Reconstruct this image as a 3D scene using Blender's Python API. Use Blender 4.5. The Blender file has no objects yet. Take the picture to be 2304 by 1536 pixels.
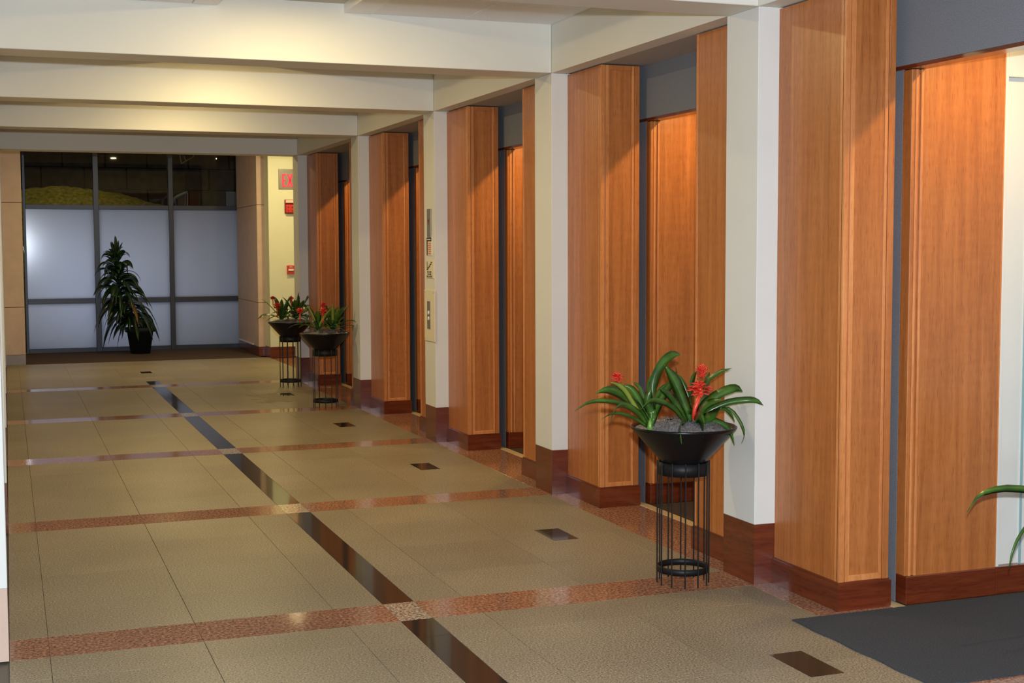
import bpy, bmesh, math, random
from mathutils import Vector, Matrix
random.seed(7)
PI = math.pi
S = bpy.context.scene
COL = S.collection
W_, H_ = 2304, 1536
# ------------------------------------------------------------------ camera
FPX, YAW, PITCH, ROLL, CH = 3047.8, .3567, .0691, -.0034, 1.6
fwd = Vector((math.sin(YAW)*math.cos(PITCH), math.cos(YAW)*math.cos(PITCH), -math.sin(PITCH)))
rt = Vector((math.cos(YAW), -math.sin(YAW), 0)); up = rt.cross(fwd)
R2 = rt*math.cos(ROLL)+up*math.sin(ROLL); U2 = -rt*math.sin(ROLL)+up*math.cos(ROLL)
cd = bpy.data.cameras.new('camera'); cam = bpy.data.objects.new('camera', cd); COL.objects.link(cam)
cd.sensor_width = 36; cd.lens = FPX/W_*36; cd.clip_start = .05; cd.clip_end = 200
mw = Matrix((R2, U2, -fwd)).transposed().to_4x4(); mw.translation = Vector((0, 0, CH)); cam.matrix_world = mw
S.camera = cam
def at(px, py, Y):                                   # a measured point of the photograph at true depth Y
    d = fwd+R2*((px-W_/2)/FPX)-U2*((py-H_/2)/FPX)
    t = Y/d.y; return Vector((0, 0, CH))+d*t
# ------------------------------------------------------------------ world, lamps, exposure
w = bpy.data.worlds.new('night'); S.world = w; w.use_nodes = True
w.node_tree.nodes['Background'].inputs[0].default_value = (.012, .014, .02, 1)
w.node_tree.nodes['Background'].inputs[1].default_value = 1.0
S.view_settings.view_transform = 'Standard'; S.view_settings.look = 'None'
S.view_settings.gamma = 1; S.view_settings.use_curve_mapping = False
S.view_settings.exposure = 0.0
FLASH, CORR, ALC, FILL, OUT = 325, 35, 13, 80, 14
LAMP_C = (1, .775, .36); ALC_C = (1, .66, .25)
def area(name, loc, power, color, size, size_y=None, rot=(0, 0, 0), shape='DISK', spread=PI, parent=None):
    l = bpy.data.lights.new(name, 'AREA'); l.energy = power; l.color = color; l.shape = shape if not size_y else 'RECTANGLE'
    l.size = size
    if size_y: l.size_y = size_y
    l.spread = spread
    o = bpy.data.objects.new(name, l); COL.objects.link(o); o.location = loc; o.rotation_euler = rot
    if parent: o.parent = parent
    return o
fl = area('camera_flash', (.04, .02, 1.6+.17), FLASH, (.84, .92, 1), .06, rot=(PI/2-.05, 0, -YAW))
for i, (x, y) in enumerate([(1.6, -2.6), (5.6, -1.6)]):
    area('ambient_fill', (x, y, 2.95), FILL*.5, (.90, .95, 1), 1.2, 1.2)  # added ambient fill from behind the camera, not known fixtures
for k in range(3):
    area('yard_lamp', (.9+k*1.1, 23.0, 1.1), OUT*(1.05, .66, .38)[k], (.88, .91, 1), .9, 1.8, rot=(-PI/2, 0, 0))
area('yard_spot', (.26, 22.45, 1.6), 1.0, (.8, .88, 1), .1, rot=(-PI/2, 0, 0))
area('sodium_lamp', (1.2, 25.7, 4.6), 26, (1, .8, .2), .3, rot=(.5, 0, 0))
# ------------------------------------------------------------------ mesh helpers
def box(bm, x0, x1, y0, y1, z0, z1, bev=0):
    r = bmesh.ops.create_cube(bm, size=1)
    vs = r['verts']
    for v in vs:
        v.co = Vector((x0 if v.co.x < 0 else x1, y0 if v.co.y < 0 else y1, z0 if v.co.z < 0 else z1))
    if bev:
        es = list({e for v in vs for e in v.link_edges})
        bmesh.ops.bevel(bm, geom=es, offset=bev, segments=1, affect='EDGES', clamp_overlap=True)
def lathe(bm, prof, n=32, c=(0, 0, 0), closed=False):
    rings = []
    for r, z in prof:
        if r < 1e-6: rings.append([bm.verts.new((c[0], c[1], c[2]+z))]*n)
        else: rings.append([bm.verts.new((c[0]+r*math.cos(2*PI*i/n), c[1]+r*math.sin(2*PI*i/n), c[2]+z)) for i in range(n)])
    m = len(rings)
    for a in range(m if closed else m-1):
        A, B = rings[a], rings[(a+1) % m]
        for i in range(n):
            j = (i+1) % n
            f = []
            for v in (A[i], A[j], B[j], B[i]):
                if v not in f: f.append(v)
            if len(f) > 2:
                try: bm.faces.new(f)
                except ValueError: pass
def tube(bm, pts, r, n=8):
    rings = []
    for i, p in enumerate(pts):
        p = Vector(p); t = (Vector(pts[min(i+1, len(pts)-1)])-Vector(pts[max(i-1, 0)])).normalized()
        a = t.orthogonal().normalized(); b = t.cross(a)
        rr = r[i] if isinstance(r, (list, tuple)) else r
        rings.append([bm.verts.new(p+a*rr*math.cos(2*PI*k/n)+b*rr*math.sin(2*PI*k/n)) for k in range(n)])
    for A, B in zip(rings, rings[1:]):
        for k in range(n): bm.faces.new((A[k], A[(k+1) % n], B[(k+1) % n], B[k]))
    bm.faces.new(rings[0][::-1]); bm.faces.new(rings[-1])
def obj(name, bm, mat, parent=None, smooth=False):
    bmesh.ops.recalc_face_normals(bm, faces=bm.faces)
    me = bpy.data.meshes.new(name); bm.to_mesh(me); bm.free()
    if smooth: me.polygons.foreach_set('use_smooth', [True]*len(me.polygons))
    me.materials.append(mat)
    o = bpy.data.objects.new(name, me); COL.objects.link(o)
    if parent: o.parent = parent; o.matrix_parent_inverse = Matrix.Translation(-parent.matrix_basis.translation)
    return o
def bx(name, x0, x1, y0, y1, z0, z1, mat, parent=None, bev=0):
    bm = bmesh.new(); box(bm, x0, x1, y0, y1, z0, z1, bev); return obj(name, bm, mat, parent)
def empty(name, loc): 
    o = bpy.data.objects.new(name, None); o.empty_display_size = .1; o.location = loc; COL.objects.link(o); return o
def tag(o, label=None, cat=None, group=None, kind=None):
    if label: o['label'] = label
    if cat: o['category'] = cat
    if group: o['group'] = group
    if kind: o['kind'] = kind
    return o
def struct(o): o['kind'] = 'structure'; return o
def text(name, s, size, mat, parent, M, ext=.001, bold=0, sx=1):
    c = bpy.data.curves.new(name, 'FONT'); c.body = s; c.size = size; c.align_x = 'CENTER'; c.align_y = 'CENTER'
    c.extrude = ext; c.offset = bold
    t = bpy.data.objects.new('t', c); COL.objects.link(t)
    bpy.context.view_layer.update()
    me = bpy.data.meshes.new_from_object(t.evaluated_get(bpy.context.evaluated_depsgraph_get()))
    bpy.data.objects.remove(t)
    me.transform(M @ Matrix.Diagonal((sx, 1, 1, 1)))
    me.materials.clear(); me.materials.append(mat)
    o = bpy.data.objects.new(name, me); COL.objects.link(o); o.parent = parent
    o.matrix_parent_inverse = Matrix.Translation(-parent.matrix_basis.translation)
    return o
# ------------------------------------------------------------------ materials
def mk(name):
    m = bpy.data.materials.new(name); m.use_nodes = True; nt = m.node_tree
    return m, nt, nt.nodes['Principled BSDF']
def plain(name, col, rough=.5, metal=0, spec=.5, var=0, scale=8, bump=0, bscale=200, coat=0):
    m, nt, b = mk(name); b.inputs['Roughness'].default_value = rough; b.inputs['Metallic'].default_value = metal
    b.inputs['Specular IOR Level'].default_value = spec; b.inputs['Coat Weight'].default_value = coat
    b.inputs['Base Color'].default_value = (*col, 1)
    tc = nt.nodes.new('ShaderNodeTexCoord')
    if var:
        n = nt.nodes.new('ShaderNodeTexNoise'); n.inputs['Scale'].default_value = scale; n.inputs['Detail'].default_value = 6
        r = nt.nodes.new('ShaderNodeValToRGB')
        r.color_ramp.elements[0].position = .3; r.color_ramp.elements[1].position = .7
        r.color_ramp.elements[0].color = (*[c*(1-var) for c in col], 1); r.color_ramp.elements[1].color = (*[min(1, c*(1+var)) for c in col], 1)
        nt.links.new(tc.outputs['Object'], n.inputs['Vector']); nt.links.new(n.outputs['Fac'], r.inputs[0]); nt.links.new(r.outputs[0], b.inputs['Base Color'])
    if bump:
        n = nt.nodes.new('ShaderNodeTexNoise'); n.inputs['Scale'].default_value = bscale; n.inputs['Detail'].default_value = 3
        bp = nt.nodes.new('ShaderNodeBump'); bp.inputs['Strength'].default_value = bump; bp.inputs['Distance'].default_value = .002
        nt.links.new(tc.outputs['Object'], n.inputs['Vector']); nt.links.new(n.outputs['Fac'], bp.inputs['Height']); nt.links.new(bp.outputs[0], b.inputs['Normal'])
    return m
def ramp(nt, stops):
    r = nt.nodes.new('ShaderNodeValToRGB'); cr = r.color_ramp
    while len(cr.elements) < len(stops): cr.elements.new(.5)
    for e, (p, c) in zip(cr.elements, stops): e.position = p; e.color = (*c, 1)
    return r
def wood(name, dark, mid, light, rough, fine=1.0, horiz=False, coat=.15, seed=0):
    m, nt, b = mk(name); L = nt.links.new
    tc = nt.nodes.new('ShaderNodeTexCoord'); mp = nt.nodes.new('ShaderNodeMapping')
    mp.inputs['Scale'].default_value = (2.2, 2.2, 30) if horiz else (30, 30, 1.1)
    mp.inputs['Location'].default_value = (seed, seed*2, seed*3)
    L(tc.outputs['Object'], mp.inputs[0])
    n1 = nt.nodes.new('ShaderNodeTexNoise'); n1.inputs['Scale'].default_value = 1; n1.inputs['Detail'].default_value = 6; n1.inputs['Distortion'].default_value = .8
    L(mp.outputs[0], n1.inputs['Vector'])
    mp2 = nt.nodes.new('ShaderNodeMapping'); mp2.inputs['Scale'].default_value = (18, 18, 160) if horiz else (190, 190, 22)
    L(tc.outputs['Object'], mp2.inputs[0])
    n2 = nt.nodes.new('ShaderNodeTexNoise'); n2.inputs['Scale'].default_value = 1; n2.inputs['Detail'].default_value = 2
    L(mp2.outputs[0], n2.inputs['Vector'])
    mp3 = nt.nodes.new('ShaderNodeMapping'); mp3.inputs['Scale'].default_value = (9, 9, 34); mp3.inputs['Rotation'].default_value = (.3, .3, 0)
    L(tc.outputs['Object'], mp3.inputs[0])
    n3 = nt.nodes.new('ShaderNodeTexNoise'); n3.inputs['Scale'].default_value = 1; n3.inputs['Detail'].default_value = 2
    L(mp3.outputs[0], n3.inputs['Vector'])
    a = nt.nodes.new('ShaderNodeMath'); a.operation = 'MULTIPLY_ADD'; a.inputs[1].default_value = .28*fine
    L(n2.outputs['Fac'], a.inputs[0]); L(n1.outputs['Fac'], a.inputs[2])
    a2 = nt.nodes.new('ShaderNodeMath'); a2.operation = 'MULTIPLY_ADD'; a2.inputs[1].default_value = .20
    L(n3.outputs['Fac'], a2.inputs[0]); L(a.outputs[0], a2.inputs[2])
    r = ramp(nt, [(.40, dark), (.72, mid), (1.0, light)]); L(a2.outputs[0], r.inputs[0])
    mp4 = nt.nodes.new('ShaderNodeMapping'); mp4.inputs['Scale'].default_value = (16, 16, 230) if horiz else (230, 230, 16); L(tc.outputs['Object'], mp4.inputs[0])
    n4 = nt.nodes.new('ShaderNodeTexNoise'); n4.inputs['Scale'].default_value = 1; n4.inputs['Detail'].default_value = 1; L(mp4.outputs[0], n4.inputs['Vector'])
    r4 = ramp(nt, [(.60, (1, 1, 1)), (.70, (.78, .70, .64))]); L(n4.outputs['Fac'], r4.inputs[0])
    mm = nt.nodes.new('ShaderNodeMix'); mm.data_type = 'RGBA'; mm.blend_type = 'MULTIPLY'; mm.inputs['Factor'].default_value = 1
    L(r.outputs[0], mm.inputs['A']); L(r4.outputs[0], mm.inputs['B']); L(mm.outputs['Result'], b.inputs['Base Color'])
    b.inputs['Roughness'].default_value = rough; b.inputs['Coat Weight'].default_value = coat; b.inputs['Coat Roughness'].default_value = .25
    return m
def granite(name, cols, rough, scale=170, bump=0, spec=.5, vscale=1.2, var=.12):
    m, nt, b = mk(name); L = nt.links.new
    tc = nt.nodes.new('ShaderNodeTexCoord')
    n = nt.nodes.new('ShaderNodeTexNoise'); n.inputs['Scale'].default_value = scale; n.inputs['Detail'].default_value = 3; n.inputs['Roughness'].default_value = .65
    L(tc.outputs['Object'], n.inputs['Vector'])
    r = ramp(nt, cols); L(n.outputs['Fac'], r.inputs[0])
    n2 = nt.nodes.new('ShaderNodeTexNoise'); n2.inputs['Scale'].default_value = vscale; n2.inputs['Detail'].default_value = 4
    L(tc.outputs['Object'], n2.inputs['Vector'])
    mr = nt.nodes.new('ShaderNodeMapRange'); mr.inputs['From Min'].default_value = .3; mr.inputs['From Max'].default_value = .7
    mr.inputs['To Min'].default_value = 1-var; mr.inputs['To Max'].default_value = 1+var
    L(n2.outputs['Fac'], mr.inputs['Value'])
    oi = nt.nodes.new('ShaderNodeObjectInfo'); mr2 = nt.nodes.new('ShaderNodeMapRange'); mr2.inputs['To Min'].default_value = 1-var*.5; mr2.inputs['To Max'].default_value = 1+var*.5
    L(oi.outputs['Random'], mr2.inputs['Value'])
    mu = nt.nodes.new('ShaderNodeMath'); mu.operation = 'MULTIPLY'; L(mr.outputs[0], mu.inputs[0]); L(mr2.outputs[0], mu.inputs[1])
    vm = nt.nodes.new('ShaderNodeVectorMath'); vm.operation = 'SCALE'; L(r.outputs[0], vm.inputs[0]); L(mu.outputs[0], vm.inputs['Scale'])
    L(vm.outputs[0], b.inputs['Base Color']); b.inputs['Roughness'].default_value = rough; b.inputs['Specular IOR Level'].default_value = spec
    if bump:
        bp = nt.nodes.new('ShaderNodeBump'); bp.inputs['Strength'].default_value = bump; bp.inputs['Distance'].default_value = .001
        L(n.outputs['Fac'], bp.inputs['Height']); L(bp.outputs[0], b.inputs['Normal'])
    return m
def emit(name, col, st):
    m, nt, b = mk(name); b.inputs['Base Color'].default_value = (*col, 1)
    b.inputs['Emission Color'].default_value = (*col, 1); b.inputs['Emission Strength'].default_value = st; return m
PAINT = plain('cream_paint', (.69, .685, .655), .55, var=.02, scale=3, bump=.08, bscale=60)
BEAMP = plain('beam_paint', (.70, .68, .61), .6, var=.02, scale=2)
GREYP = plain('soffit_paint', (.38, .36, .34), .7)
YELP = plain('pale_yellow_paint', (.68, .69, .52), .55)
WOOD = wood('honey_veneer', (.30, .088, .020), (.41, .132, .031), (.51, .178, .048), .36)
WOODL = wood('light_wood_bead', (.44, .145, .04), (.58, .21, .062), (.68, .29, .10), .3, seed=4)
PLINTH = wood('mahogany_plinth', (.075, .012, .004), (.125, .022, .007), (.17, .035, .011), .2, horiz=True, coat=.25, seed=9)
FABRIC = plain('grey_blue_fabric', (.185, .19, .21), .95, spec=.1, var=.25, scale=260, bump=.5, bscale=500)
TILE = granite('tan_granite', [(.33, (.055, .045, .03)), (.44, (.195, .160, .108)), (.56, (.275, .228, .16)), (.68, (.46, .39, .29))], .42, scale=130, spec=.22)
PINK = granite('polished_red_granite', [(.33, (.05, .035, .028)), (.43, (.21, .10, .060)), (.55, (.34, .165, .105)), (.68, (.50, .30, .215))], .12, spec=.30, scale=75, var=.15)
BLACK = granite('polished_black_granite', [(.3, (.022, .016, .012)), (.7, (.036, .028, .020))], .07, scale=200, spec=.14)
SPECK = granite('speckled_granite', [(.38, (.05, .045, .04)), (.46, (.28, .22, .16)), (.56, (.45, .37, .28)), (.66, (.62, .52, .42))], .12, spec=.36, scale=75)
GROUT = plain('floor_bed', (.12, .10, .08), .8)
CARPET = plain('brown_carpet', (.075, .05, .04), .95, spec=.1, var=.4, scale=120, bump=.6, bscale=300)
MAT_M = plain('charcoal_mat', (.052, .056, .066), .95, spec=.15, var=.3, scale=150, bump=.7, bscale=420)
STONE = plain('pinkish_stone', (.58, .42, .33), .55, var=.07, scale=6, bump=.1, bscale=90)
STONEB = plain('grey_stone_base', (.26, .22, .23), .4, var=.08, scale=10)
ACT = plain('acoustic_tile', (.86, .88, .92), .95, spec=.1, var=.05, scale=90, bump=.6, bscale=160)
SMOOTHW = plain('smooth_white_panel', (.86, .88, .93), .6)
RECESS = plain('recess_lens_off', (.50, .46, .37), .5)
ALUM = plain('dark_bronze_frame', (.045, .047, .058), .35, metal=.6)
BRASS = plain('brass_threshold', (.80, .62, .34), .35, metal=.35)
STEEL = plain('brushed_steel', (.42, .40, .37), .32, metal=.85, var=.08, scale=60)
BLK = plain('black_satin_metal', (.006, .006, .007), .5, spec=.3)
BOWL = plain('black_glazed_bowl', (.004, .004, .005), .3, spec=.3)
MOSS = plain('grey_spanish_moss', (.24, .225, .23), 1, spec=.05, var=.5, scale=90, bump=1, bscale=150)
RED = plain('red_plastic', (.55, .03, .025), .35)
REDD = plain('dark_red_plastic', (.20, .012, .01), .4)
WHITEP = plain('white_plastic', (.75, .72, .66), .4)
CREAMP = plain('cream_plate', (.76, .68, .52), .45)
INK = plain('black_ink', (.02, .02, .02), .6)
ORANGEP = plain('pale_orange_print', (.78, .50, .38), .6)
EXITR = emit('exit_letter_red', (1, .03, .06), .75)
LENS = emit('lamp_lens', (1, .86, .55), 3)
LENSA = emit('alcove_lamp_lens', (1, .75, .45), 6)
def leafmat(name, c1, c2, rough=.3, tr=.15):
    m, nt, b = mk(name); L = nt.links.new
    tc = nt.nodes.new('ShaderNodeTexCoord'); n = nt.nodes.new('ShaderNodeTexNoise'); n.inputs['Scale'].default_value = 9; n.inputs['Detail'].default_value = 4
    L(tc.outputs['Object'], n.inputs['Vector']); r = ramp(nt, [(.35, c1), (.65, c2)]); L(n.outputs['Fac'], r.inputs[0]); L(r.outputs[0], b.inputs['Base Color'])
    b.inputs['Roughness'].default_value = rough; b.inputs['Coat Weight'].default_value = .2
    return m
LEAF = leafmat('bromeliad_leaf', (.018, .060, .008), (.055, .14, .015))
LEAFY = leafmat('young_leaf_yellow_green', (.14, .22, .03), (.26, .32, .05))
LEAFB = leafmat('leaf_base_light_green', (.10, .24, .03), (.16, .32, .05))
BRACT = leafmat('red_bract', (.55, .018, .012), (.85, .075, .035), .35)
DRAC = leafmat('dracaena_leaf', (.006, .022, .007), (.016, .05, .014), .3)
DRACB = leafmat('dracaena_dry_leaf', (.10, .04, .01), (.16, .07, .015), .6)
STEMM = plain('cane_bark', (.07, .055, .035), .9)
POTM = plain('dark_green_pot', (.010, .014, .014), .6, spec=.3)
# ------------------------------------------------------------------ measured layout (metres)
XR, XW, XL, T, B, CE = 3.284, 3.404, -.03, 2.707, .288, 3.01
D, dP = 2.5369, .2954
YP = [5.537+D*k for k in range(4)]+[16.10]
YB = [5.537-D]+YP                                   # beams / strips incl. the one above the camera bay
# ------------------------------------------------------------------ floor
bm = bmesh.new(); box(bm, -5, 7.5, -4, 22.4, -.12, -.012); floor = struct(obj('floor', bm, GROUT))
COLS = [(XL, .12), (.12, .715), (.715, 1.32), (1.32, 1.5475), (1.6925, 1.925), (1.925, 2.53), (2.53, 3.14), (3.14, 3.265)]
def tl(name, x0, x1, y0, y1, mat, g=.0005, z=0.0, gx=None, parent=None):
    gx = g if gx is None else gx
    return bx(name, x0+gx, x1-gx, y0+g, y1-g, -.012, z, mat, parent or floor, bev=.0006)
def bay(y0, y1, cuts, sq=None):
    ys = [y0]+cuts+[y1]
    for (x0, x1) in COLS:
        wx = .0011 if (x0, x1) in (COLS[1], COLS[2], COLS[4], COLS[5]) else .0006
        for a, b in zip(ys, ys[1:]):
            if sq and x0 == 2.53 and (abs(b-sq) < .02 or abs(a-sq) < .02):
                # the stone is notched around the small black square
                lo = abs(b-sq) < .02
                bm = bmesh.new(); q0, q1 = 2.7685, 2.9165
                if lo: box(bm, x0+wx, x1-wx, a+.001, sq-.15, -.012, 0); box(bm, x0+wx, q0, sq-.15, b-.001, -.012, 0); box(bm, q1, x1-wx, sq-.15, b-.001, -.012, 0)
                else: box(bm, x0+wx, x1-wx, sq+.15, b-.001, -.012, 0); box(bm, x0+wx, q0, a+.001, sq+.15, -.012, 0); box(bm, q1, x1-wx, a+.001, sq+.15, -.012, 0)
                obj('granite_tile', bm, TILE, floor)
            else: tl('granite_tile', x0, x1, a, b, TILE, gx=wx)
    if sq: tl('black_inset_tile', 2.7685, 2.9165, sq-.15, sq+.15, BLACK, z=.0004)
def mid(k): return 6.93+D*k
bay(YB[0]+dP, YB[1], [3.85, 4.4, 5.25], 4.4)
for k in range(3): bay(YP[k]+dP, YP[k+1], [mid(k)-.61, mid(k), mid(k)+.62], mid(k))
bay(YP[3]+dP, YP[4], [14.15, 14.75, 15.4], 14.75)
bay(-.6, YB[0], [.2, .9, 1.6, 2.3], None)
# end field beyond the last strip: the black line stops, one black square lies on the axis
ys = [YP[4]+dP, 16.85, 17.45, 18.08, 18.7, 19.3, 19.95]
for (x0, x1) in [(XL, .12), (.12, .715), (.715, 1.32), (1.32, 1.92), (1.92, 2.53), (2.53, 3.14), (3.14, 3.60)]:
    for a, b in zip(ys, ys[1:]):
        if x0 == 1.32 and a < 16.5: tl('granite_tile', 1.32, 1.5475, a, b, TILE); tl('granite_tile', 1.6925, 1.92, a, b, TILE); tl('black_line_tile', 1.5475, 1.6925, a, b, BLACK)
        elif x0 == 1.32 and abs(b-18.08) < .01:
            bm = bmesh.new(); box(bm, 1.321, 1.919, a+.001, 17.96, -.012, 0); box(bm, 1.321, 1.595, 17.96, b-.001, -.012, 0); box(bm, 1.735, 1.919, 17.96, b-.001, -.012, 0); obj('granite_tile', bm, TILE, floor)
        elif x0 == 1.32 and abs(a-18.08) < .01:
            bm = bmesh.new(); box(bm, 1.321, 1.919, 18.22, b-.001, -.012, 0); box(bm, 1.321, 1.595, a+.001, 18.22, -.012, 0); box(bm, 1.735, 1.919, a+.001, 18.22, -.012, 0); obj('granite_tile', bm, TILE, floor)
        else: tl('granite_tile', x0, x1, a, b, TILE)
tl('black_inset_tile', 1.595, 1.735, 17.96, 18.22, BLACK, z=.0004)
bx('granite_tile', 3.60, 4.7, 16.45, 19.7, -.012, -.0002, PINK, floor)
# red strips across, with a speckled stone where the black line crosses
SC = [(XL, .12), (.12, .715), (.715, 1.32), (1.32, 1.5475), (1.6925, 1.925), (1.925, 2.28), (2.28, 2.53), (2.53, 3.14), (3.14, 3.265)]
for y in YB:
    for (x0, x1) in SC: tl('red_granite_tile', x0, x1, y, y+dP, PINK)
    tl('speckled_granite_tile', 1.5475, 1.6925, y, y+dP, SPECK)
segs = [(YB[0]+dP, 4.3), (4.3, 5.27), (5.27, YP[0])]
for k in range(3): segs += [(YP[k]+dP, mid(k)), (mid(k), YP[k+1])]
segs += [(YP[3]+dP, 14.75), (14.75, YP[4]), (-.6, 1.2), (1.2, YB[0])]
for a, b in segs: tl('black_line_tile', 1.5475, 1.6925, a, b, BLACK)
# red border along the wood wall
for i, y in enumerate(YB):
    y2 = (YB+[16.45])[i+1]
    n = 4 if i < 5 else 1
    for j in range(n):
        a = y+(y2-y)*j/n; tl('red_granite_tile', 3.265, 3.655, a, y+(y2-y)*(j+1)/n, PINK)
tl('red_granite_tile', 3.265, 3.655, 1.0, 3.0, PINK)
tag(bx('carpet', .225, 3.485, 19.953, 22.045, -.012, .004, CARPET), 'dark brown carpet strip in front of the far window wall', 'carpet')
# ------------------------------------------------------------------ ceiling
bm = bmesh.new(); box(bm, -5, 7.5, -4, 16.3, 3.075, 3.15); ceil = struct(obj('ceiling', bm, ACT))
for i in range(5):
    y0, y1 = YB[i]+dP, YB[i+1]
    nn = 4; st = (y1-y0)/nn
    for (x0, x1) in [(XL-.3, .445), (.445, 1.045), (2.10, 2.69), (2.69, XR)]:
        for j in range(nn): bx('ceiling_tile', x0+.003, x1-.003, y0+st*j+.003, y0+st*(j+1)-.003, CE, 3.03, ACT, ceil, bev=.003)
    for (x0, x1) in [(1.047, 1.19), (1.94, 2.098)]:
        for j in range(2): bx('smooth_border_panel', x0, x1, y0+(y1-y0)/2*j+.001, y0+(y1-y0)/2*(j+1)-.001, CE-.002, 3.07, SMOOTHW, ceil)
    bx('recess_panel', 1.19, 1.94, y0, y1, 3.062, 3.074, RECESS, ceil)
bx('ceiling_tile', -3, 7, -3.6, 2.95, 3.0, 3.05, ACT, ceil)
struct(bx('ceiling_1', -1.5, 6, 16.3, 22.6, 3.28, 3.35, ACT))
ordl = ['above the camera bay', 'nearest one in view, touching the top edge of the photo', 'second from the front, with the broadest glow', 'third from the front', 'fourth from the front, its light pool faint', 'farthest, grey and unlit, in front of the window wall']
for i, y in enumerate(YB):
    t = bx('ceiling_beam', XL, XR-.001, y, y+dP, T, 3.075, BEAMP, bev=.003)
    tag(t, 'cream ceiling beam crossing the corridor, '+ordl[i], 'beam', 'corridor ceiling beams')
# warm lamps in the middle of three bays and over the exit wall, plus an added fill lamp at the far end
lampl = {1: 'round recessed lamp between the first and second beams', 2: 'round recessed lamp between the second and third beams', 3: 'round recessed lamp between the third and fourth beams'}
def downlight(loc, r, lens, power, color, label, spread=PI, group=None):
    e = empty('downlight', loc); tag(e, label, 'lamp', group)
    bm = bmesh.new(); lathe(bm, [(r*1.25, 0), (r*1.25, -.006), (r, -.008), (r, 0)], 28, loc, closed=True); obj('trim_ring', bm, STEEL, e, True)
    bm = bmesh.new(); lathe(bm, [(0, -.001), (r, -.001), (r, .0), (0, .0)], 28, loc); obj('lens', bm, lens, e)
    l = area('bulb', (0, 0, -.012), power, color, r*1.2, spread=spread, parent=e)
    return e
for i in (1, 2, 3):
    downlight((1.56, (YB[i]+dP+YB[i+1])/2+.24, 3.061), .075, LENS, CORR*(.85, 1, .8)[i-1], LAMP_C, lampl[i], group='recessed corridor lamps')
downlight((3.75, 18.6, 3.279), .08, LENS, CORR*1.05, LAMP_C, 'round recessed lamp over the exit sign wall', group='recessed corridor lamps')
downlight((1.9, 18.2, 3.279), .08, LENS, CORR*1.3, LAMP_C, 'added recessed fill lamp brightening the far end of the floor', group='recessed corridor lamps')  # added to brighten the far floor, no lamp known here
# ------------------------------------------------------------------ walls
XF = 3.72                                           # grey fabric wall
struct(bx('wall_right', XR, 3.404, 1.0, 16.395, T, 3.075, BEAMP))
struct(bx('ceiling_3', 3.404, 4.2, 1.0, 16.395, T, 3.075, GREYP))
struct(bx('wall_right', 3.70, 3.785, 1.0, 16.39, 2.388, T, FABRIC))
struct(bx('trim_3', 3.703, 3.785, 1.0, 16.39, 2.372, 2.388, PLINTH))
for k, y in enumerate(YP):
    struct(bx('wall_right', XF, XF+.06, y+(-.495 if k == 0 else -.473), y+.82, 0, 2.372, FABRIC))
struct(bx('wall_alcove', 5.6, 5.7, 1, 16.4, 0, 2.8, PAINT))
struct(bx('ceiling_2', 3.79, 5.65, 1, 16.4, 2.62, 2.70, PAINT))
struct(bx('trim_1', 3.655, 3.712, 1.2, 16.2, -.011, .003, BRASS))
struct(bx('floor_1', 3.713, 5.65, 1.0, 16.4, -.011, .0015, CARPET))
for k, y in enumerate(YP):
    y2 = YP[k+1] if k < 4 else 20
    struct(bx('wall_left', -.5, -.16, y+dP+.001, y2-.001, 0, T, PAINT))
    struct(bx('baseboard_left', -.158, -.13, y+dP+.002, y2-.002, 0, .13, PLINTH))
struct(bx('wall_left', -.5, XL, 5.54, 16.39, T, 3.075, BEAMP))
# lobby shell behind the camera
for n, a in (('wall_lobby_back', (-4, 7, -3.7, -3.6, 0, 3.1)), ('wall_lobby_left', (-4, -3.9, -3.6, 5.6, 0, 3.1)), ('wall_lobby_right', (7, 7.1, -3.6, 5, 0, 3.1)), ('wall_lobby_side', (-3.9, -.45, 5.75, 5.85, 0, 3.1))):
    struct(bx(n, *a, PAINT))
struct(bx('wall_camera_bay', 5.65, 7.1, 5.0, 5.1, 0, 3.1, PAINT))
# ------------------------------------------------------------------ pilasters
pl = ['nearest white pilaster on the right, just right of the big planter', 'second white pilaster from the front on the right side',
      'white pilaster carrying the lift call button and signs', 'white pilaster just before the far pair of planters', 'farthest white pilaster on the right, half hiding the exit sign']
for k, y in enumerate(YP):
    e = tag(empty('pilaster', (XR+.1, y+dP/2, 0)), pl[k], 'pilaster', 'white pilasters along the wood wall')
    bx('shaft', XR, 3.70, y, y+dP, B, T-.0005, PAINT, e, bev=.002)
    bx('plinth', XR+.001, 3.699, y+.001, y+dP-.001, 0, B, PLINTH, e)
ll = ['nearest white pilaster at the left edge of the photo', 'second pilaster at the left edge, a thin cream line', 'third pilaster at the left edge, low end by the second light strip', 'fourth pilaster at the left edge', 'farthest pilaster at the left edge, before the pink stone pier']
for k, y in enumerate(YP):
    e = tag(empty('pilaster', (-.2, y+dP/2, 0)), ll[k], 'pilaster', 'pilasters along the left edge')
    bx('shaft', -.45, XL, y, y+dP, B, T-.0005, PAINT, e, bev=.002)
    bx('plinth', -.45, XL-.001, y+.001, y+dP-.001, 0, B, PLINTH if k else STONE, e)
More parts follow.
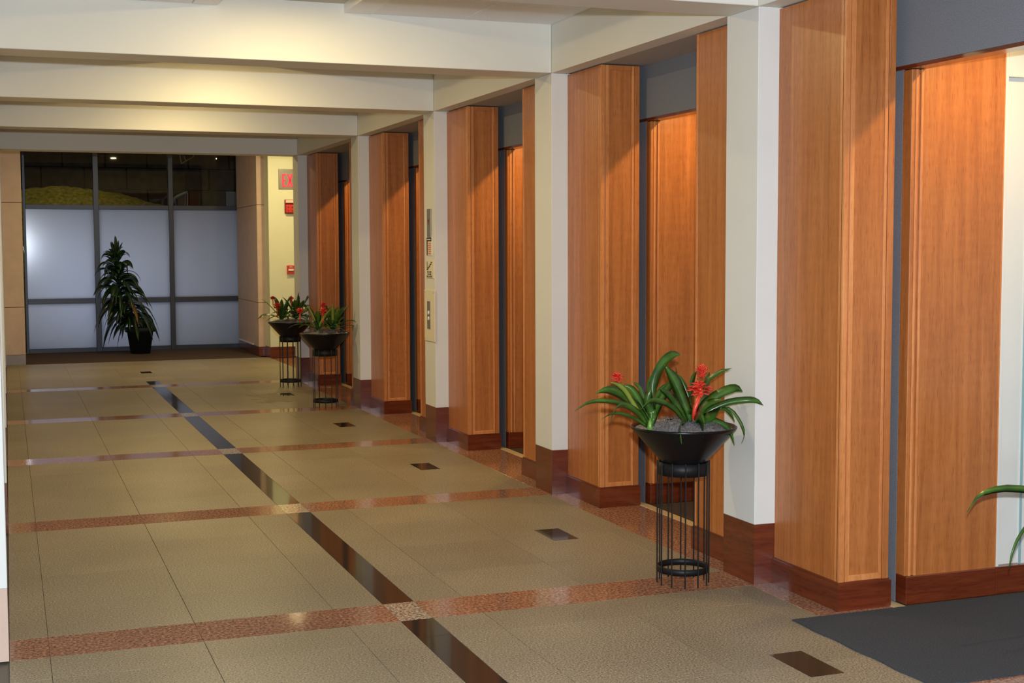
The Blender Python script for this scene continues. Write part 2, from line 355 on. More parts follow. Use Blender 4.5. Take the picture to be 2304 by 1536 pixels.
# ------------------------------------------------------------------ wood posts
wn = ['the nearest and tallest in view, beside the charcoal mat', 'behind the big bromeliad planter', 'right of the pilaster with the lift button', 'just right of the white pilaster near the far planters', 'the farthest, behind the front one of the far planters']
vn = ['between the near planter and the nearest white pilaster', 'just left of the second white pilaster', 'just left of the pilaster with the lift button', 'just left of the fourth white pilaster', 'hidden behind the farthest white pilaster']
def post(y0, y1, face, e):
    """wood clad post from y0 (camera side) to y1; face = y of the framed end (y0 for near face)"""
    x0, x1, zt = 3.394, 3.646, T-.008
    s = 1 if face == y0 else -1
    yb = y0+.004 if s > 0 else y0; ye = y1 if s > 0 else y1-.004
    bx('body', x0, x1, yb, ye, .125, zt, WOOD, e)
    def strip(name, xa, xb, za, zb, pr, m):
        if s > 0: return bx(name, xa, xb, face-pr+.006, face+.012, za, zb, m, e, bev=.0015)
        return bx(name, xa, xb, face-.012, face+pr-.006, za, zb, m, e, bev=.0015)
    strip('stile', x0-.004, x0+.022, .125, zt, .012, WOODL)
    strip('stile', x0+.030, x0+.052, .125, zt, .008, WOODL)
    strip('stile', x1-.030, x1+.002, .125, zt, .012, WOOD)
    strip('stile', x1-.046, x1-.031, .125, zt, .007, WOODL)
    strip('rail', x0+.052, x1-.046, zt-.03, zt, .009, WOOD)
    strip('rail', x0+.052, x1-.046, .126, .152, .008, WOODL)
    if s > 0: bx('corner_bead', x0-.004, x0+.004, face+.006, face+.03, .125, zt, WOODL, e, bev=.0015)
    a, b = (y0-.016, y1) if s > 0 else (y0, y1+.016)
    bm = bmesh.new(); box(bm, x0-.014, x1+.012, a, b, 0, .118); box(bm, x0-.007, x1+.006, a+(.008 if s > 0 else 0), b-(0 if s > 0 else .008), .118, .126)
    obj('plinth', bm, PLINTH, e)
for k, y in enumerate(YP):
    e = tag(empty('wood_post', (3.53, y-.26, 0)), 'wood clad post with framed end, '+wn[k], 'post', 'honey wood posts on the near side of each pilaster')
    fy = y-(.535 if k == 0 else .522); post(fy, y-.0005, fy, e)
    e = tag(empty('wood_post', (3.53, y+.56, 0)), 'plain narrow wood panel post '+vn[k], 'post', 'honey wood posts on the far side of each pilaster')
    if k < 4: post(y+dP+.0005, y+dP+.50, y+dP+.50, e)
    else: post(y+dP+.0005, y+dP+.08, y+dP+.08, e)
# wood wing walls just inside every opening + alcove lamps
an = ['nearest alcove, full width in view beside the mat', 'alcove behind the near planter', 'alcove right of the third wood post', 'alcove right of the fourth wood post', 'farthest alcove by the far planters']
for k, y in enumerate(YP):
    f = y-(.562 if k == 0 else .540); xe = 4.213 if k == 0 else 4.75
    e = tag(empty('wing_wall', (4.0, f+.06, 0)), 'orange wood lining panel with stepped edge, '+an[k], 'panel', 'wood lined alcove walls')
    bx('panel', XF+.058, xe, f, f+.067, .13, 2.618, WOOD, e)
    bx('corner_post', XF+.001, XF+.020, f+.004, f+.067, .13, 2.37, WOOD, e, bev=.002)
    bx('edge_step', XF+.020, XF+.032, f-.001, f+.067, .13, 2.618 if 0 else 2.37, WOODL, e, bev=.0015)
    bx('edge_step', XF+.034, XF+.045, f+.006, f+.067, .13, 2.37, WOOD, e, bev=.0015)
    bx('edge_step', XF+.046, XF+.058, f-.004, f+.067, .13, 2.37, WOODL, e, bev=.0015)
    bx('edge_trim', xe, xe+.006, f-.002, f+.065, .13, 2.55, WOODL, e)
    bx('plinth', XF+.001, xe, f-.012, f+.067, .003, .13, PLINTH, e, bev=.003)
    downlight((4.03, f-.52, 2.619), .05, LENSA, ALC*(1.0, 1.0, 1.0, .8, .8)[k], ALC_C, 'small alcove lamp in the '+an[k], group='alcove lamps')
    if k: struct(bx('wall_alcove_side', 4.756, 5.6, f, f+.1, 0, 2.62, PAINT))
# white doorway niche right of the nearest lining
wd = empty('wall_niche', (4.5, 5.0, 0)); struct(wd)
yn = 4.975
bx('jamb', 4.221, 4.238, yn, yn+.3, .13, 2.62, PAINT, wd, bev=.002)
bx('head', 4.238, 5.3, yn, yn+.3, 2.358, 2.62, PAINT, wd)
bx('jamb', 4.372, 5.3, yn+.02, yn+.3, .13, 2.358, PAINT, wd)
bx('back_panel', 4.238, 4.372, yn+.035, yn+.08, .13, 2.358, PAINT, wd)
bx('edge_trim', 4.366, 4.374, yn+.012, yn+.02, .13, 2.3, plain('greenish_glass_edge', (.25, .42, .45), .2), wd)
bx('base', 4.219, 5.3, yn-.006, yn+.26, .003, .13, PLINTH, wd, bev=.002)
# ------------------------------------------------------------------ far end
we = empty('wall_far_left', (0, 20, 0)); struct(we); we2 = empty('wall_far_right', (3.7, 21, 0)); struct(we2)
zs = [.137, .80, 2.245, 3.28]
for a, b in zip(zs, zs[1:]):
    bx('stone_block', XL-.3, .222, 19.96, 20.5, a+.003, b-.003, STONE, we, bev=.003)
    bx('stone_block', 3.49, 3.622, 20.15, 22.0, a+.003, b-.003, STONE, we2, bev=.003)
    bx('stone_block', 3.622, 3.9, 20.15, 22.0, a+.003, b-.003, STONE, we2, bev=.003)
bx('stone_base', XL-.3, .222, 19.955, 20.5, 0, .138, STONEB, we)
bx('stone_base', 3.488, 3.9, 20.145, 22.0, 0, .138, PLINTH, we2)
struct(bx('wall_far_pier', XL-.3, .20, 20.51, 22.04, 0, 3.28, STONE))
struct(bx('wall_exit', 3.60, 4.9, 19.80, 20.15, .16, 3.28, YELP))
struct(bx('baseboard_exit', 3.59, 4.9, 19.785, 20.15, 0, .16, PLINTH))
struct(bx('wall_end_right', 4.72, 4.85, 16.4, 19.8, 0, 3.28, YELP))
struct(bx('wall_end_return', 3.72, 4.85, 16.4, 16.5, 0, 3.28, PAINT))
struct(bx('wall_end_left', -.5, -.33, 16.4, 22.4, 0, 3.28, PAINT))
struct(bx('trim_2', 3.47, 3.50, 20.6, 21.9, .145, .16, plain('pale_sill_cap', (.7, .7, .75), .3)))
# window wall
YW = 22.1
win = empty('window_1', (1.9, YW, 0)); struct(win)
for (x0, x1) in [(.262, .30), (1.294, 1.373), (2.43, 2.504), (3.514, 3.60)]:
    bx('mullion', x0, x1, YW-.05, YW+.10, 0, 3.28, ALUM, win, bev=.003)
for a, b in [(.30, 1.294), (1.373, 2.43), (2.504, 3.514)]:
    for z0, z1 in [(0, .065), (.757, .835), (2.215, 2.285), (3.2, 3.28)]: bx('rail', a, b, YW-.04, YW+.09, z0, z1, ALUM, win, bev=.003)
m, nt, b_ = mk('frosted_glass')
nt.nodes.remove(b_); out = nt.nodes['Material Output']
trn = nt.nodes.new('ShaderNodeBsdfTranslucent'); trn.inputs[0].default_value = (.62, .66, .74, 1)
dif = nt.nodes.new('ShaderNodeBsdfDiffuse'); dif.inputs[0].default_value = (.35, .37, .42, 1)
glo = nt.nodes.new('ShaderNodeBsdfGlossy'); glo.inputs['Roughness'].default_value = .12
mx = nt.nodes.new('ShaderNodeMixShader'); mx.inputs[0].default_value = .3
mx2 = nt.nodes.new('ShaderNodeMixShader'); mx2.inputs[0].default_value = .05
nt.links.new(trn.outputs[0], mx.inputs[1]); nt.links.new(dif.outputs[0], mx.inputs[2]); nt.links.new(mx.outputs[0], mx2.inputs[1]); nt.links.new(glo.outputs[0], mx2.inputs[2]); nt.links.new(mx2.outputs[0], out.inputs[0])
FROST = m
m, nt, b_ = mk('clear_glass'); nt.nodes.remove(b_); out = nt.nodes['Material Output']
tr = nt.nodes.new('ShaderNodeBsdfTransparent'); tr.inputs[0].default_value = (.85, .87, .88, 1)
glo = nt.nodes.new('ShaderNodeBsdfGlossy'); glo.inputs['Roughness'].default_value = .02
fr = nt.nodes.new('ShaderNodeFresnel'); fr.inputs[0].default_value = 1.35
mx = nt.nodes.new('ShaderNodeMixShader'); nt.links.new(fr.outputs[0], mx.inputs[0]); nt.links.new(tr.outputs[0], mx.inputs[1]); nt.links.new(glo.outputs[0], mx.inputs[2]); nt.links.new(mx.outputs[0], out.inputs[0])
CLEAR = m
for a, b in [(.30, 1.294), (1.373, 2.43), (2.504, 3.514)]:
    for z0, z1, mt, nm in [(.065, .757, FROST, 'frosted_pane'), (.835, 2.215, FROST, 'frosted_pane'), (2.285, 3.2, CLEAR, 'clear_pane')]:
        bx(nm, a, b, YW+.02, YW+.028, z0, z1, mt, win)
# outside: yard wall, grassy mound, pale trestle, door panel
struct(bx('wall_yard_backing', -6, 12, 33.31, 33.4, -.1, 5, plain('dark_mortar', (.03, .025, .02), .95)))
struct(bx('ground_outside', -6, 10, 22.5, 40, -.2, -.1, plain('dark_ground', (.04, .035, .03), .95)))
BRK = plain('dark_masonry', (.10, .065, .045), .9, var=.3, scale=5)
wy = empty('wall_yard', (3, 33, 0)); struct(wy)
for r_ in range(9):
    for c_ in range(14):
        x = -3+c_*.95+(r_ % 2)*.47; bx('masonry_block', x+.02, x+.93, 33+random.uniform(0, .04), 33.305, r_*.5, r_*.5+.48, BRK, wy)
bm = bmesh.new(); n = 60
vv = [[None]*16 for _ in range(n+1)]
for i in range(n+1):
    for j in range(16):
        x = -1.5+5.9*i/n; u = j/15; y = 26.2+3.2*u
        h = (2.72+.09*math.sin(x*1.9-.4)-.25*max(0, x-2.2)**1.2)*math.sin(PI*min(1, u*1.1+.0))**.35 if u < .9 else .2
        h = max(.1, h)+random.uniform(-.02, .02); vv[i][j] = bm.verts.new((x, y, h if j else -.1))
for i in range(n):
    for j in range(15): bm.faces.new((vv[i][j], vv[i+1][j], vv[i+1][j+1], vv[i][j+1]))
mo = obj('grassy_mound', bm, plain('yellow_green_grass', (.15, .13, .026), .9, var=.6, scale=14, bump=1, bscale=30), smooth=True)
tag(mo, 'yellow-green lit mound outside behind the clear upper panes', 'mound')
PALE = plain('pale_grey_board', (.35, .36, .33), .7)
tp = [at(388, 460, 25), at(395, 446, 25), at(405, 439, 25), at(422, 432, 25)]
tr_ = tag(empty('trestle', (tp[1].x, 25.2, 0)), 'pale trestle outside above the middle transom bar', 'trestle')
for dy in (0, .35):
    for i, dx in ((1, .0), (3, -.05)):
        q = tp[i]+Vector((0, dy, -.01)); bm = bmesh.new(); tube(bm, [(q.x+dx, q.y, -.1), q], .012, 6); obj('leg', bm, PALE, tr_)
    bm = bmesh.new(); tube(bm, [q+Vector((0, dy, 0)) for q in tp], .022, 6); obj('top_bar', bm, PALE, tr_)
xb = at(526, 450, 25.6).x
tag(bx('board', xb-.13, xb+.13, 25.6, 25.65, -.1, 2.66, PALE, bev=.004), 'upright pale board outside behind the right upper pane', 'board')
struct(bx('ceiling_outside', -1, 6, 24.6, 25.15, 3.42, 3.5, plain('dark_canopy', (.06, .045, .03), .9)))
br_ = bmesh.new()
for p in ([(405, 350), (408, 368)], [(408, 368), (436, 352)], [(414, 351), (418, 362)]):
    q = [at(x, y, 25) for x, y in p]; tube(br_, q, .012, 6)
for x in (405, 436):
    q = at(x, 351, 25); tube(br_, [q, Vector((q.x, 25, 3.42))], .012, 6)
tag(obj('bracket', br_, plain('gilt_metal', (.5, .3, .06), .5)), 'thin gilt bracket hanging outside at the top of the right upper pane', 'bracket')
# ------------------------------------------------------------------ signs and wall fittings
Mf = Matrix.Translation((3.95, 19.775, 2.588)) @ Matrix.Rotation(PI/2, 4, 'X')
ex = tag(empty('exit_sign', (3.95, 19.79, 2.6)), 'steel exit sign with red letters high on the pale yellow wall', 'sign')
bx('plate', 3.752, 4.15, 19.783, 19.80, 2.465, 2.755, STEEL, ex, bev=.003)
# letters built as bars: E X I T
def letters():
    y0, y1, z0, z1, s = 19.774, 19.783, 2.497, 2.685, .026
    out = []
    bm = bmesh.new(); box(bm, 3.803, 3.803+s, y0, y1, z0, z1)
    for zz in (z0, (z0+z1)/2-s*.4, z1-s): box(bm, 3.803+s, 3.858, y0, y1, zz, zz+s*.9)
    out.append(bm)
    bm = bmesh.new()
    for sg in (1, -1):
        r = bmesh.ops.create_cube(bm, size=1); L = math.hypot(.062, z1-z0); ang = math.atan2(.062, z1-z0)*sg
        M = Matrix.Translation((3.917, (y0+y1)/2, (z0+z1)/2)) @ Matrix.Rotation(ang, 4, 'Y') @ Matrix.Diagonal((s, y1-y0, L, 1)); bmesh.ops.transform(bm, matrix=M, verts=r['verts'])
    out.append(bm)
    bm = bmesh.new(); box(bm, 3.978, 3.978+s, y0, y1, z0, z1); out.append(bm)
    bm = bmesh.new(); box(bm, 4.062, 4.062+s, y0, y1, z0, z1-s); box(bm, 4.03, 4.12, y0, y1, z1-s, z1); out.append(bm)
    return out
for b in letters(): obj('letter', b, EXITR, ex)
sp = tag(empty('fire_speaker', (3.9, 19.79, 2.2)), 'red wall fire speaker with four holes below the exit sign', 'speaker')
bx('backplate', 3.835, 3.975, 19.785, 19.80, 2.108, 2.312, REDD, sp, bev=.003)
bx('header', 3.848, 3.972, 19.755, 19.785, 2.262, 2.306, ORANGEP, sp, bev=.004)
bx('face', 3.848, 3.972, 19.74, 19.785, 2.118, 2.238, RED, sp, bev=.008)
for dx in (.034, .09):
    for dz in (.03, .08): bx('sound_hole', 3.848+dx-.009, 3.848+dx+.009, 19.7395, 19.742, 2.118+dz-.008, 2.118+dz+.008, INK, sp)
text('lettering', 'SPEAKER', .026, WHITEP, sp, Matrix.Translation((3.91, 19.754, 2.284)) @ Matrix.Rotation(PI/2, 4, 'X'), bold=.0006)
pu = tag(empty('fire_alarm_pull', (3.91, 19.79, 1.29)), 'small red fire alarm pull station low on the pale yellow wall', 'alarm')
bx('body', 3.855, 3.967, 19.76, 19.80, 1.226, 1.351, RED, pu, bev=.004)
bx('pull_handle', 3.872, 3.95, 19.748, 19.76, 1.272, 1.300, WHITEP, pu, bev=.003)
text('lettering', 'FIRE', .026, WHITEP, pu, Matrix.Translation((3.911, 19.759, 1.328)) @ Matrix.Rotation(PI/2, 4, 'X'), bold=.0006)
# on the third pilaster, facing the corridor (-X)
MS = lambda y, z, off=0: Matrix.Translation((XR-.006-off, y, z)) @ Matrix.Rotation(-PI/2, 4, 'Z') @ Matrix.Rotation(PI/2, 4, 'X')
li = tag(empty('lift_lantern', (XR, 10.74, 1.8)), 'narrow steel lift indicator plate, topmost on the third pilaster', 'indicator')
bx('plate', XR-.012, XR, 10.695, 10.79, 1.69, 1.92, STEEL, li, bev=.002)
bm = bmesh.new(); r = [bm.verts.new(v) for v in ((XR-.0135, 10.722, 1.835), (XR-.0135, 10.768, 1.835), (XR-.0135, 10.745, 1.79))]; bm.faces.new(r)
bmesh.ops.extrude_face_region(bm, geom=bm.faces[:]); 
for v in bm.verts[3:]: v.co.x += .0015
obj('arrow_lamp', bm, REDD, li)
s1 = tag(empty('notice', (XR, 10.75, 1.61)), 'small framed notice with black heading and pale orange print', 'sign')
bx('board', XR-.006, XR, 10.675, 10.822, 1.536, 1.691, WHITEP, s1, bev=.001)
bx('heading', XR-.008, XR-.006, 10.684, 10.815, 1.655, 1.686, INK, s1)
bx('margin_bar', XR-.008, XR-.006, 10.790, 10.815, 1.541, 1.655, INK, s1)
bx('print', XR-.0075, XR-.006, 10.684, 10.788, 1.545, 1.652, ORANGEP, s1)
for i in range(6): bx('print_line', XR-.008, XR-.0075, 10.695, 10.775-.02*(i % 2), 1.553+.016*i, 1.557+.016*i, REDD, s1)
bx('heading_lettering', XR-.0085, XR-.008, 10.70, 10.80, 1.667, 1.674, WHITEP, s1)
s2 = tag(empty('stairs_sign', (XR, 10.74, 1.42)), 'cream sign with a stair symbol and three lines of lettering', 'sign')
bx('board', XR-.006, XR, 10.63, 10.852, 1.351, 1.499, CREAMP, s2, bev=.001)
bm = bmesh.new()
for i in range(5): box(bm, XR-.0075, XR-.006, 10.80-.028*i-.019, 10.80-.028*i+.019, 1.418+.0145*i, 1.426+.0145*i)
for i in range(4): box(bm, XR-.0073, XR-.006, 10.782-.028*i-.004, 10.782-.028*i+.004, 1.418+.0145*i, 1.4405+.0145*i)
box(bm, XR-.0078, XR-.006, 10.802, 10.812, 1.418, 1.487)
obj('stair_symbol', bm, INK, s2)
for i, s in enumerate(('IN CASE', 'OF FIRE', 'USE STAIRS')): text('lettering', s, .021, INK, s2, MS(10.745, 1.401-.0185*i, .0015), ext=.0005, sx=1.5)
cp = tag(empty('lift_call_station', (XR, 10.75, 1.04)), 'cream plate with a steel lift call button strip on the third pilaster', 'button panel')
bx('plate', XR-.008, XR, 10.60, 10.893, .828, 1.253, CREAMP, cp, bev=.002)
bs = bx('button_strip', XR-.013, XR-.008, 10.715, 10.798, .931, 1.16, STEEL, cp, bev=.001)
for z in (1.065, 1.018):
    bm = bmesh.new(); lathe(bm, [(0, .006), (.014, .006), (.017, 0), (0, 0)], 16); bmesh.ops.transform(bm, matrix=Matrix.Translation((XR-.013, 10.757, z)) @ Matrix.Rotation(-PI/2, 4, 'Y'), verts=bm.verts)
    obj('call_button', bm, WHITEP, bs).matrix_parent_inverse = Matrix.Identity(4)
for y, z in ((10.625, 1.235), (10.87, 1.235), (10.625, .847), (10.87, .847)):
    bm = bmesh.new(); lathe(bm, [(0, .002), (.005, .002), (.006, 0), (0, 0)], 10); bmesh.ops.transform(bm, matrix=Matrix.Translation((XR-.008, y, z)) @ Matrix.Rotation(-PI/2, 4, 'Y'), verts=bm.verts)
    obj('screw', bm, STEEL, cp)
# ------------------------------------------------------------------ mat
bm = bmesh.new(); n = 24
pts = [(3.115, 3.99)]+[(3.115+.004*math.sin(i*.9), 3.99+(4.935-3.99)*i/n) for i in range(1, n+1)]+[(5.3, 4.945), (5.3, 3.99)]
vt = [bm.verts.new((x, y, .007)) for x, y in pts]; vb = [bm.verts.new((x, y, .0006)) for x, y in pts]
bm.faces.new(vt); bm.faces.new(vb[::-1])
for i in range(len(pts)): j = (i+1) % len(pts); bm.faces.new((vt[i], vb[i], vb[j], vt[j]))
tag(obj('floor_mat', bm, MAT_M), 'charcoal grey entrance mat at the lower right corner', 'mat')
# ------------------------------------------------------------------ plants
def spline(P, n):
    P = [Vector(p) for p in P]; P = [P[0]*2-P[1]]+P+[P[-1]*2-P[-2]]; out = []
    m = len(P)-3
    for i in range(n+1):
        t = i/n*m; k = min(int(t), m-1); u = t-k
        a, b, c, d = P[k:k+4]
        out.append(.5*((2*b)+(c-a)*u+(2*a-5*b+4*c-d)*u*u+(3*b-a-3*c+d)*u**3))
    return out
def ribbon(bm, P, wid, tw=0, n=12, fold=.18, base=.6, tip=.62, thick=.0012, ref=Vector((0, 0, 1))):
    C = spline(P, n); rows = []; prev = None
    for i, p in enumerate(C):
        t = (C[min(i+1, n)]-C[max(i-1, 0)]).normalized()
        s = t.cross(ref)
        if s.length < .25: s = prev.copy() if prev else t.orthogonal()
        s = (s-t*s.dot(t)).normalized()
        if prev and s.dot(prev) < 0: s = -s
        prev = s.copy()
        s = Matrix.Rotation(tw, 3, t) @ s
        nn = s.cross(t).normalized()
        u = i/n; wv = base+(1-base)*min(1, u/.25)
        if u > tip: wv *= max(0.02, (1-((u-tip)/(1-tip))**1.7))
        h = wid*.5*wv
        if nn.z < 0: nn = -nn
        rows.append([bm.verts.new(p-s*h+nn*h*fold*2), bm.verts.new(p+nn*thick), bm.verts.new(p+s*h+nn*h*fold*2), bm.verts.new(p-nn*thick)])
    for A, B in zip(rows, rows[1:]):
        for k in range(4): bm.faces.new((A[k], A[(k+1) % 4], B[(k+1) % 4], B[k]))
    bm.faces.new(rows[0]); bm.faces.new(rows[-1][::-1])
def flower(name, c, r, parent, h=1.0, open_=1.0, stub=0):
    bm = bmesh.new(); c = Vector(c)
    if stub: tube(bm, [c-Vector((0, 0, r*2.2)), c-Vector((0, 0, r*.3))], [r*.10, r*.16], 7)
    tube(bm, [c-Vector((0, 0, r*.35)), c+Vector((0, 0, r*.25*h)), c+Vector((0, 0, r*.6*h))], [r*.2, r*.22, r*.05], 8)
    for tier, (nb, el, ln, z) in enumerate([(7, -.35, .75, -.45), (8, .05, 1.0, -.2), (8, .35, 1.0, -.05), (7, .8, .9, .05), (5, 1.2, .8, .15)]):
        for i in range(nb):
            a = 2*PI*i/nb+tier*.5+random.uniform(-.2, .2); e = 1.45-(1.45-el)*open_+random.uniform(-.15, .15)
            L = r*ln*random.uniform(.85, 1.12)
            d = Vector((math.cos(a)*math.cos(e), math.sin(a)*math.cos(e), math.sin(e)*h))
            o = c+Vector((0, 0, r*z*h))
            ribbon(bm, [o, o+d*L*.5+Vector((0, 0, L*.10)), o+d*L], r*.50, random.uniform(-.6, .6), 5, fold=.16, base=.55, tip=.40, thick=.001)
    return obj(name, bm, BRACT, parent, True)
def stand(c, label, rot=0, k=1):
    cx, cy = c
    e = tag(empty('plant_stand', (cx, cy, 0)), label, 'plant stand', 'black wire plant stands')
    R = .118
    bm = bmesh.new(); lathe(bm, [(R-.004, .525), (R+.001, .525), (R+.001, .585), (R-.004, .585)], 36, (cx, cy, 0), closed=True); obj('collar', bm, BLK, e, True)
    bm = bmesh.new(); lathe(bm, [(R-.002, .058), (R+.004, .058), (R+.004, .088), (R-.002, .088)], 36, (cx, cy, 0), closed=True); obj('hoop', bm, BLK, e, True)
    bm = bmesh.new(); lathe(bm, [(0, .527), (R-.004, .527), (R-.004, .530), (0, .530)], 24, (cx, cy, 0)); obj('support_disc', bm, BLK, e)
    n = 12
    for i in range(n):
        a = rot+2*PI*i/n; x, y = cx+(R+.005)*math.cos(a), cy+(R+.005)*math.sin(a)
        bm = bmesh.new(); tube(bm, [(x, y, 0.0005), (x, y, .59)], .0036, 6); obj('rod', bm, BLK, e)
    return e
def bowl(c, label, group):
    cx, cy = c
    e = tag(empty('potted_bromeliad', (cx, cy, .531)), label, 'potted plant', group)
    bm = bmesh.new()
    lathe(bm, [(0, .532), (.108, .532), (.112, .59), (.120, .60), (.247, .742), (.252, .752), (.246, .757), (.238, .748), (.225, .735), (.11, .61), (0, .60)], 48, (cx, cy, 0)); obj('bowl', bm, BOWL, e, True)
    bm = bmesh.new(); rings = []
    for j in range(9):
        r = .236*j/8; nn = 36
        rings.append([bm.verts.new((cx+r*math.cos(2*PI*i/nn), cy+r*math.sin(2*PI*i/nn), .742+.03*(1-(j/8)**2)*1+(random.uniform(-.008, .012) if 0 < j < 8 else 0))) for i in range(nn)] if j else [bm.verts.new((cx, cy, .775))]*nn)
    for A, B in zip(rings, rings[1:]):
        for i in range(36):
            f = []
            for v in (A[i], A[(i+1) % 36], B[(i+1) % 36], B[i]):
                if v not in f: f.append(v)
            bm.faces.new(f)
    for i in range(420):     # loose curling moss strands
        a = random.uniform(0, 2*PI); r = .2*math.sqrt(random.random()); p = Vector((cx+r*math.cos(a), cy+r*math.sin(a), .762+.025*(1-(r/.236)**2)))
        q = p+Vector((random.uniform(-.02, .02), random.uniform(-.02, .02), random.uniform(-.002, .008)))
        tube(bm, [p-Vector((0, 0, .006)), (p+q)/2+Vector((0, 0, .005)), q], .0007, 3)
    tag(obj('moss', bm, MOSS, e, True), kind='stuff')
    return e
def rosette(e, base, leaves, fold=.16):
    """stem base mesh with every leaf a child of it"""
    b = Vector(base); bm = bmesh.new()
    tube(bm, [b-Vector((0, 0, .03)), b+Vector((0, 0, -.005)), b+Vector((0, 0, .02)), b+Vector((0, 0, .04))], [.012, .016, .010, .002], 10)
    r = obj('rosette', bm, LEAFB, e, True); inv = r.matrix_parent_inverse.copy()
    for P, wd, tw, mt in leaves:
        bm = bmesh.new(); ribbon(bm, P, wd, tw, 12, fold=fold); o = obj('leaf', bm, mt, r, True); o.matrix_parent_inverse = Matrix.Identity(4)
    return r
def pxleaf(pts, Y, dy, off=(1280, 780), sc=5.009):
    n = len(pts)-1
    return [at(off[0]+x/sc, off[1]+y/sc, Y+dy*(i/n)) for i, (x, y) in enumerate(pts)]
K = .00037                                          # metres per crop pixel at the near planter
# --- near planter
CA = (2.992, 5.70)
stand(CA, 'black wire plant stand nearest the camera, in front of the wood posts', .13)
pa = bowl(CA, 'black bowl of red flowering bromeliads on the nearest stand', 'bromeliad bowls')
YA = 5.66
def lf(pts, w, dy, tw=.9, m=None, y0=0): return (pxleaf(pts, YA+y0, -.17 if max(p[0] for p in pts) > 1700 else dy), w*K*1.5, 1.2 if tw > .6 else .9, m or LEAF)
rosette(pa, at(1280+915/5.009, 780+895/5.009, YA), [
 lf([(890, 890), (800, 755), (620, 650), (400, 612), (220, 632), (60, 730)], 44, -.10),
 lf([(900, 880), (760, 680), (600, 545), (440, 488), (300, 525)], 85, -.02),
 lf([(880, 905), (770, 825), (620, 765), (480, 760), (360, 820)], 34, -.14, .5),
 lf([(900, 870), (800, 640), (700, 490), (610, 430)], 82, .03),
 lf([(905, 860), (850, 640), (790, 470), (715, 392)], 62, .10),
 lf([(925, 890), (915, 690), (945, 430), (1020, 230), (1120, 115), (1200, 80), (1262, 97)], 80, .05, 1.2),
 lf([(950, 880), (965, 640), (1030, 500), (1150, 390)], 66, .12, 1.0),
 lf([(880, 880), (790, 755), (640, 665), (530, 700), (455, 885)], 56, -.16, .6),
 lf([(940, 880), (1000, 680), (1110, 470), (1200, 330), (1195, 175)], 62, .16, 1.0),
 lf([(925, 890), (900, 740), (880, 560), (900, 400), (960, 290)], 60, .14, 1.2),
 lf([(915, 900), (940, 760), (900, 620), (930, 470)], 95, -.02, 1.3),
 lf([(895, 890), (730, 640), (650, 510), (560, 430), (470, 400)], 55, -.06, 1.0, LEAFY),
])
rosette(pa, at(1280+1360/5.009, 780+930/5.009, YA), [
 lf([(1320, 870), (1210, 710), (1060, 625), (920, 612), (805, 712)], 50, -.14, .7),
 lf([(1340, 870), (1250, 700), (1140, 550), (1010, 462)], 66, -.04),
 lf([(1355, 880), (1300, 660), (1200, 400), (1070, 190)], 105, .02, 1.1),
 lf([(1370, 880), (1340, 620), (1260, 400), (1205, 300)], 80, .08, 1.1),
 lf([(1400, 860), (1540, 650), (1720, 520), (1880, 470), (1960, 505)], 84, .05, .9),
 lf([(1410, 860), (1560, 730), (1780, 630), (2000, 598), (2120, 612), (2192, 662)], 58, -.12, .8),
 lf([(1415, 850), (1490, 720), (1600, 630), (1730, 590)], 66, -.06, .9),
 lf([(1420, 870), (1600, 740), (1790, 690), (1910, 810), (1980, 980), (1945, 1080)], 26, .08, .5),
 lf([(1420, 860), (1580, 760), (1740, 700), (1830, 770), (1872, 855)], 32, .12, .5),
 lf([(1390, 900), (1540, 825), (1700, 850), (1810, 940), (1870, 1110)], 50, -.12, .5),
 lf([(1390, 880), (1470, 780), (1520, 860), (1515, 1015)], 84, -.20, 1.3),
 lf([(1340, 890), (1285, 840), (1255, 950), (1272, 1095)], 74, -.22, 1.3),
 lf([(1440, 760), (1540, 430), (1680, 300), (1835, 240)], 44, .2, .9),
 lf([(1400, 880), (1370, 620), (1375, 400), (1440, 272)], 66, .14, 1.2),
 lf([(1430, 870), (1490, 600), (1540, 420), (1585, 282)], 90, .17, 1.2),
 lf([(1420, 890), (1540, 820), (1660, 760), (1720, 680)], 100, .02, 1.0),
 lf([(1370, 890), (1330, 760), (1220, 600), (1130, 560)], 60, .14, .9),
])
flower('flower_head', at(1280+1482/5.009, 780+480/5.009, YA-.03), .068, pa, .62)
flower('flower_head', at(1280+1497/5.009, 780+300/5.009, YA+.12), .042, pa, 1.2, .6)
flower('flower_head', at(1280+545/5.009, 780+350/5.009, YA-.05), .036, pa, .8)
bm = bmesh.new(); tube(bm, [at(1280+1385/5.009, 780+905/5.009, YA), at(1280+1420/5.009, 780+700/5.009, YA-.01), at(1280+1478/5.009, 780+540/5.009, YA-.02)], [.012, .010, .012], 8); obj('flower_stalk', bm, BRACT, pa, True)
# --- procedural rosettes for the far planters
def fan(base, n, L, seed, wd=.034, el0=.35, el1=1.35, xmax=3.262):
    rnd = random.Random(seed); out = []
    b = Vector(base)
    for i in range(n):
        a = i*2.399963+rnd.uniform(-.2, .2); el = el0+(el1-el0)*(i/(n-1))+rnd.uniform(-.1, .1); l = L*rnd.uniform(.8, 1.12)*(1-.25*max(0, el-.9))
        h = Vector((math.cos(a), math.sin(a), 0)); P = []
        for j in range(6):
            u = j/5; r = l*u*math.cos(el)*(1-.08*u); z = l*u*math.sin(el)-l*(.42 if el < .9 else .22)*u**2.3
            P.append(b+h*r+Vector((0, 0, z+.02)))
        for q in P: q.x = min(q.x, xmax-.15*max(0, q.z-1.6))
        out.append((P, wd*rnd.uniform(.85, 1.2), rnd.uniform(-.35, .35), LEAF if rnd.random() > .12 else LEAFY))
    return out
def sp(px, py, Y): return at(px, py, Y)
CB = (2.975, 13.36); CC = (3.055, 15.55)
stand(CB, 'black wire plant stand at the far end, the front one of the pair', .3)
